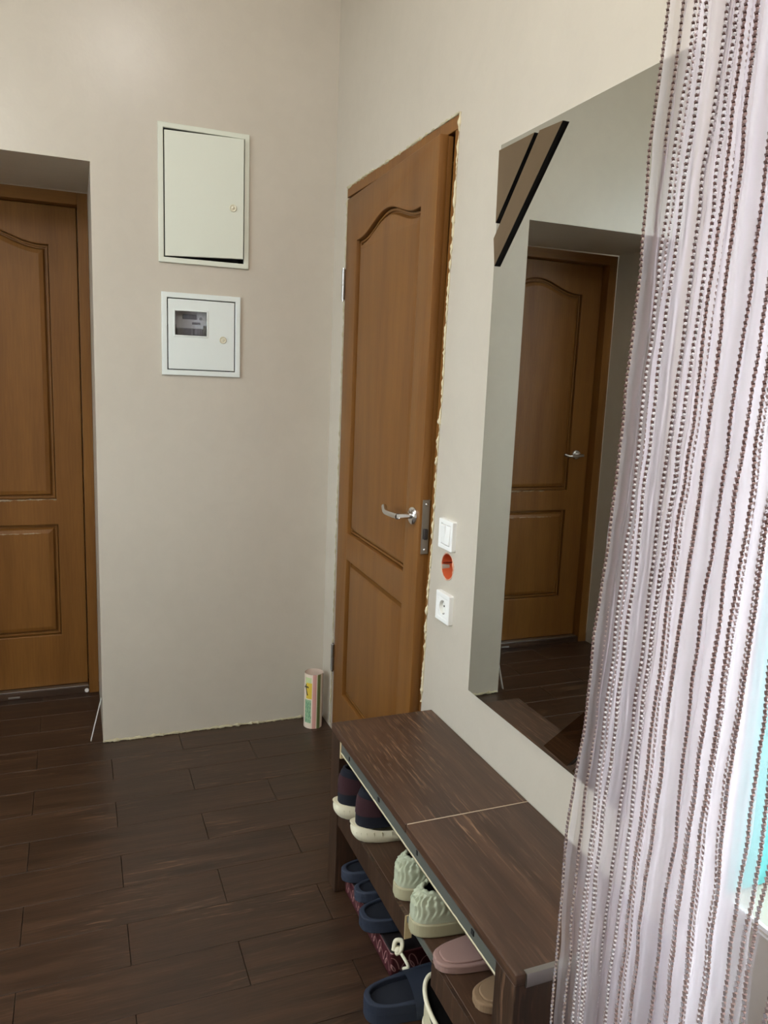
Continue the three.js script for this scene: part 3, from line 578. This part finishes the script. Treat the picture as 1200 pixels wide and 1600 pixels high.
{ // dark red bag with pale scrolls
  const t = thing('gift_bag', 'flat dark red bag with pale looping script under the bench, beneath the sandals', 'bag', [0, 0, 0]);
  const cv = document.createElement('canvas'); cv.width = 1024; cv.height = 256; const c = cv.getContext('2d');
  c.fillStyle = '#430f18'; c.fillRect(0, 0, 1024, 256); c.strokeStyle = '#a87f7b'; c.lineWidth = 7; c.lineCap = 'round';
  for (let k = 0; k < 9; k++) { const x = 40 + k * 110; c.beginPath(); c.moveTo(x, 180); c.bezierCurveTo(x + 20, 20, x + 70, 20, x + 50, 120); c.bezierCurveTo(x + 30, 230, x + 5, 200, x + 40, 130); c.bezierCurveTo(x + 60, 90, x + 90, 120, x + 100, 190); c.stroke(); }
  c.fillStyle = '#120a0c'; c.fillRect(1000, 0, 24, 256); c.lineWidth = 7; c.beginPath(); c.moveTo(0, 10); c.lineTo(990, 10); c.moveTo(0, 246); c.lineTo(990, 246); c.stroke();  // near-black strip for the bag top: shade under the bench, painted in
  const map = new THREE.CanvasTexture(cv); map.colorSpace = THREE.SRGBColorSpace; map.wrapS = map.wrapT = THREE.RepeatWrapping;
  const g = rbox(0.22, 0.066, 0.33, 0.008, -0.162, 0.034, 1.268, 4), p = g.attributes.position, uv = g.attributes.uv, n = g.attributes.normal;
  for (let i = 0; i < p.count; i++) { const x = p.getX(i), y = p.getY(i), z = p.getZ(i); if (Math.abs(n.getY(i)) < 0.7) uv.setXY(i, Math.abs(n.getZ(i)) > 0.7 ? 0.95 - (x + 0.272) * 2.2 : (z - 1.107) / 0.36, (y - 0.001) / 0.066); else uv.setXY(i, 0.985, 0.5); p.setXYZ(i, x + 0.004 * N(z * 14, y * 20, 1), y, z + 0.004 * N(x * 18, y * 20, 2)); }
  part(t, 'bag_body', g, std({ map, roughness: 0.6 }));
  part(t, 'ribbon_knot', [tube([[-0.262, 0.068, 1.426], [-0.255, 0.088, 1.422], [-0.243, 0.09, 1.429], [-0.247, 0.072, 1.436], [-0.258, 0.062, 1.432]], 0.0055, 40, 8), tube([[-0.25, 0.07, 1.429], [-0.24, 0.05, 1.464], [-0.243, 0.03, 1.446]], 0.004, 20, 8), new THREE.SphereGeometry(0.01, 14, 10).scale(1, 0.8, 1).translate(-0.252, 0.07, 1.429)], M.cream, 'pale ribbon knot');
}
{ // cream shoe with black lining on the floor, lying along the bench
  const t = thing('sneaker', 'cream shoe with black lining on the floor under the near end of the shelf', 'shoe', [-0.235, 0.0, 1.572], -Math.PI / 2 + 0.04);
  const L = 0.27, f = foot(L, 0.1, 0.82), y0 = 0.022;
  part(t, 'sole', [up(extrude(footShape(f, 0.0, THREE.Shape, L), 0.018, 0.003, 0.003, 3)).translate(0, 0.003, 0)], M.cream);
  const o = { ox: 0.088, ol: 0.083, ow: 0.043, hh: 0.098, ht: 0.06, inset: 0.004 };
  const U = upper(f, L, y0, o);
  const um = part(t, 'upper', grid(72, 14, (u, v) => U(-Math.PI + u * Math.PI * 2, v), true), D.cs);
  const col = []; for (let i = 0; i <= 40; i++) col.push(U(-Math.PI + i / 40 * Math.PI * 2, 1));
  part(um, 'collar', tube(col, 0.005, 120, 8), M.cream);
  part(t, 'lining', liner(f, L, y0, o), D.black);
  part(t, 'strap', grid(16, 4, (u, v) => { const q = U(0.9 + 1.0 * u, 0.55); return [q[0] + 0.02 * v, q[1] + 0.006, q[2] * 1.03]; }), dbl(M.greenDark));
}

// ---------------------------------------------------------------- string curtain in front of the window
{
  const t = thing('string_curtain', 'sheer lilac curtain with brown and silver beaded strings hanging by the window', 'curtain', [0, 0, 0]);
  const Y = [2.3, 1.85, 1.5, 1.15, 0.8, 0.4, 0.02];
  const Z = [[2.084, 2.075, 2.066, 2.051, 2.027, 1.999, 1.985], [2.09, 2.081, 2.065, 2.05, 2.032, 2.012, 2.0], [2.14, 2.131, 2.106, 2.094, 2.081, 2.064, 2.056], [2.17, 2.16, 2.142, 2.128, 2.112, 2.096, 2.085],
    [2.175, 2.165, 2.15, 2.135, 2.118, 2.1, 2.09], [2.186, 2.176, 2.164, 2.144, 2.134, 2.125, 2.12], [2.221, 2.212, 2.203, 2.189, 2.179, 2.17, 2.165], [2.238, 2.23, 2.224, 2.212, 2.202, 2.192, 2.186],
    [2.248, 2.24, 2.236, 2.222, 2.212, 2.205, 2.2], [2.275, 2.268, 2.264, 2.252, 2.244, 2.242, 2.24], [2.31, 2.302, 2.3, 2.29, 2.284, 2.286, 2.288], [2.322, 2.313, 2.315, 2.307, 2.302, 2.303, 2.303],
    [2.335, 2.325, 2.328, 2.322, 2.316, 2.315, 2.314], [2.361, 2.352, 2.354, 2.352, 2.346, 2.34, 2.335], [2.387, 2.378, 2.38, 2.38, 2.37, 2.358, 2.35], [2.395, 2.386, 2.39, 2.392, 2.38, 2.365, 2.355], [2.415, 2.405, 2.41, 2.415, 2.40, 2.385, 2.375]];
  const n = Z.length;
  const fx = i => -0.25 + 0.016 * Math.sin(i * 1.7);
  const zi = (i, y) => { for (let k = 0; k < Y.length - 1; k++) if (y <= Y[k] && y >= Y[k + 1]) { const s = (Y[k] - y) / (Y[k] - Y[k + 1]); const a = Z[i][Math.max(0, k - 1)], b = Z[i][k], c = Z[i][k + 1], d = Z[i][Math.min(Y.length - 1, k + 2)]; return 0.5 * (2 * b + (c - a) * s + (2 * a - 5 * b + 4 * c - d) * s * s + (3 * b - a - 3 * c + d) * s * s * s); } return y > Y[0] ? Z[i][0] : Z[i][Y.length - 1]; };
  const wrk = (y, k) => 0.004 * N(y * 5, k * 0.7, 3) + 0.0025 * N(y * 14, k * 1.7, 9);
  // fabric: billows between the strings
  const at = (s, y, back) => {
    const c = Math.max(0, Math.min(n - 1.0001, s)), i = Math.floor(c), u = c - i;
    const z = zi(i, y) * (1 - u) + zi(i + 1, y) * u, x = fx(i) * (1 - u) + fx(i + 1) * u;
    const foot = 0.022 * sst(0.75, 0.35, y) * (s < 4 ? 1 - s / 4 : 0);
    return [x + back + 0.011 * Math.sin(Math.PI * u) * (i % 2 ? 1 : 0.4) + wrk(y, c + back * 100), y, z + foot + 0.004 * Math.sin(2 * Math.PI * u) + wrk(y, c + 31 + back * 60) + (s < 0 ? s * 0.016 : 0)];
  };
  part(t, 'sheer_fabric', grid(100, 150, (u, v) => at(-0.9 + u * 12.4, 2.3 - 2.29 * v, 0.010)), M.sheer);
  part(t, 'sheer_fabric', grid(12 * 8, 150, (u, v) => at(0.2 + u * 11.4, 2.3 - 2.29 * v, 0.034)), M.sheer);
  part(t, 'sheer_fabric', grid(9 * 8, 150, (u, v) => at(1.2 + u * 8.2, 2.3 - 2.29 * v, 0.06)), M.sheer);
  part(t, 'sheer_fabric', grid(40, 150, (u, v) => at(11.5 + u * 4.45, 2.3 - 2.29 * v, 0.003)), M.sheerest);
  // beaded strings: brown links and silver links alternating in a zigzag
  const base = new THREE.BoxGeometry(1, 1, 1).toNonIndexed();
  function strand(s, back, x0, k, brown, pale, rot) {
    const pos = [], nor = [], col = [], pitch = 0.0036, cnt = Math.floor(2.27 / pitch), bp = base.attributes.position, bn = base.attributes.normal;
    const m = new THREE.Matrix4(), q = new THREE.Quaternion(), e = new THREE.Euler(), v = new THREE.Vector3(), sc = new THREE.Vector3();
    for (let j = 0; j < cnt; j++) {
      const y = 2.29 - j * pitch, p = at(s, y, back), odd = j % 2;
      e.set(0.5 * (odd ? 1 : -1), rot + 0.25 * Math.sin(j * 0.37 + s * 5), (odd ? 0.45 : -0.45)); q.setFromEuler(e);
      sc.set(0.0024, odd ? 0.0028 : 0.0044, (odd ? 0.0040 : 0.0046) * k); m.compose(new THREE.Vector3(p[0] + x0, y, p[2] + (odd ? 0.0006 : -0.0006)), q, sc);
      const c = odd ? pale : brown, f = 0.85 + 0.3 * rnd();
      for (let i = 0; i < bp.count; i++) { v.fromBufferAttribute(bp, i); v.z *= 1 - 0.3 * Math.abs(v.y * 2) ** 2; v.applyMatrix4(m); pos.push(v.x, v.y, v.z); v.fromBufferAttribute(bn, i).applyQuaternion(q); nor.push(v.x, v.y, v.z); col.push(c[0] * f, c[1] * f, c[2] * f); }
    }
    const g = new THREE.BufferGeometry(); g.setAttribute('position', new THREE.Float32BufferAttribute(pos, 3)); g.setAttribute('normal', new THREE.Float32BufferAttribute(nor, 3)); g.setAttribute('color', new THREE.Float32BufferAttribute(col, 3));
    return g;
  }
  const brown = [0.085, 0.04, 0.035], silver = [0.80, 0.75, 0.75], pink = [0.36, 0.24, 0.22], warm = [0.42, 0.33, 0.28];
  const palest = [warm, warm, silver, silver, silver, silver, pink, pink];  // strings catching front light get silver links, the rest duller: light put into colour
  for (let i = 0; i < n; i++) part(t, 'bead_string', strand(i, -0.001, 0, 1, brown, palest[i] || pink, 0.6), M.beads);
  for (let i = 0; i < 11; i++) part(t, 'bead_string', strand(0.55 + i, 0.005, 0, 0.62, [0.20, 0.13, 0.12], [0.72, 0.66, 0.68], 0.9), M.paleBeads, 'paler beaded string in the back layer');
  part(t, 'heading_tape', lim(-0.275, -0.19, 2.29, 2.326, 2.07, 2.42, 0.004), std({ color: 0xd8ccd0, roughness: 0.9 }));
  const rod = thing('curtain_rod', 'thin steel curtain rod fixed to the right wall above the window curtain', 'curtain rod', [0, 0, 0]);
  part(rod, 'rod', new THREE.CylinderGeometry(0.009, 0.009, 1.6, 20).rotateX(Math.PI / 2).translate(-0.232, 2.337, 2.75), M.steel);
  for (const z of [2.05, 3.5]) part(rod, 'bracket', [lim(-0.24, 0, 2.328, 2.346, z - 0.008, z + 0.008), lim(-0.008, 0, 2.30, 2.375, z - 0.02, z + 0.02)], M.steel);
}

renderer.render(scene, camera);
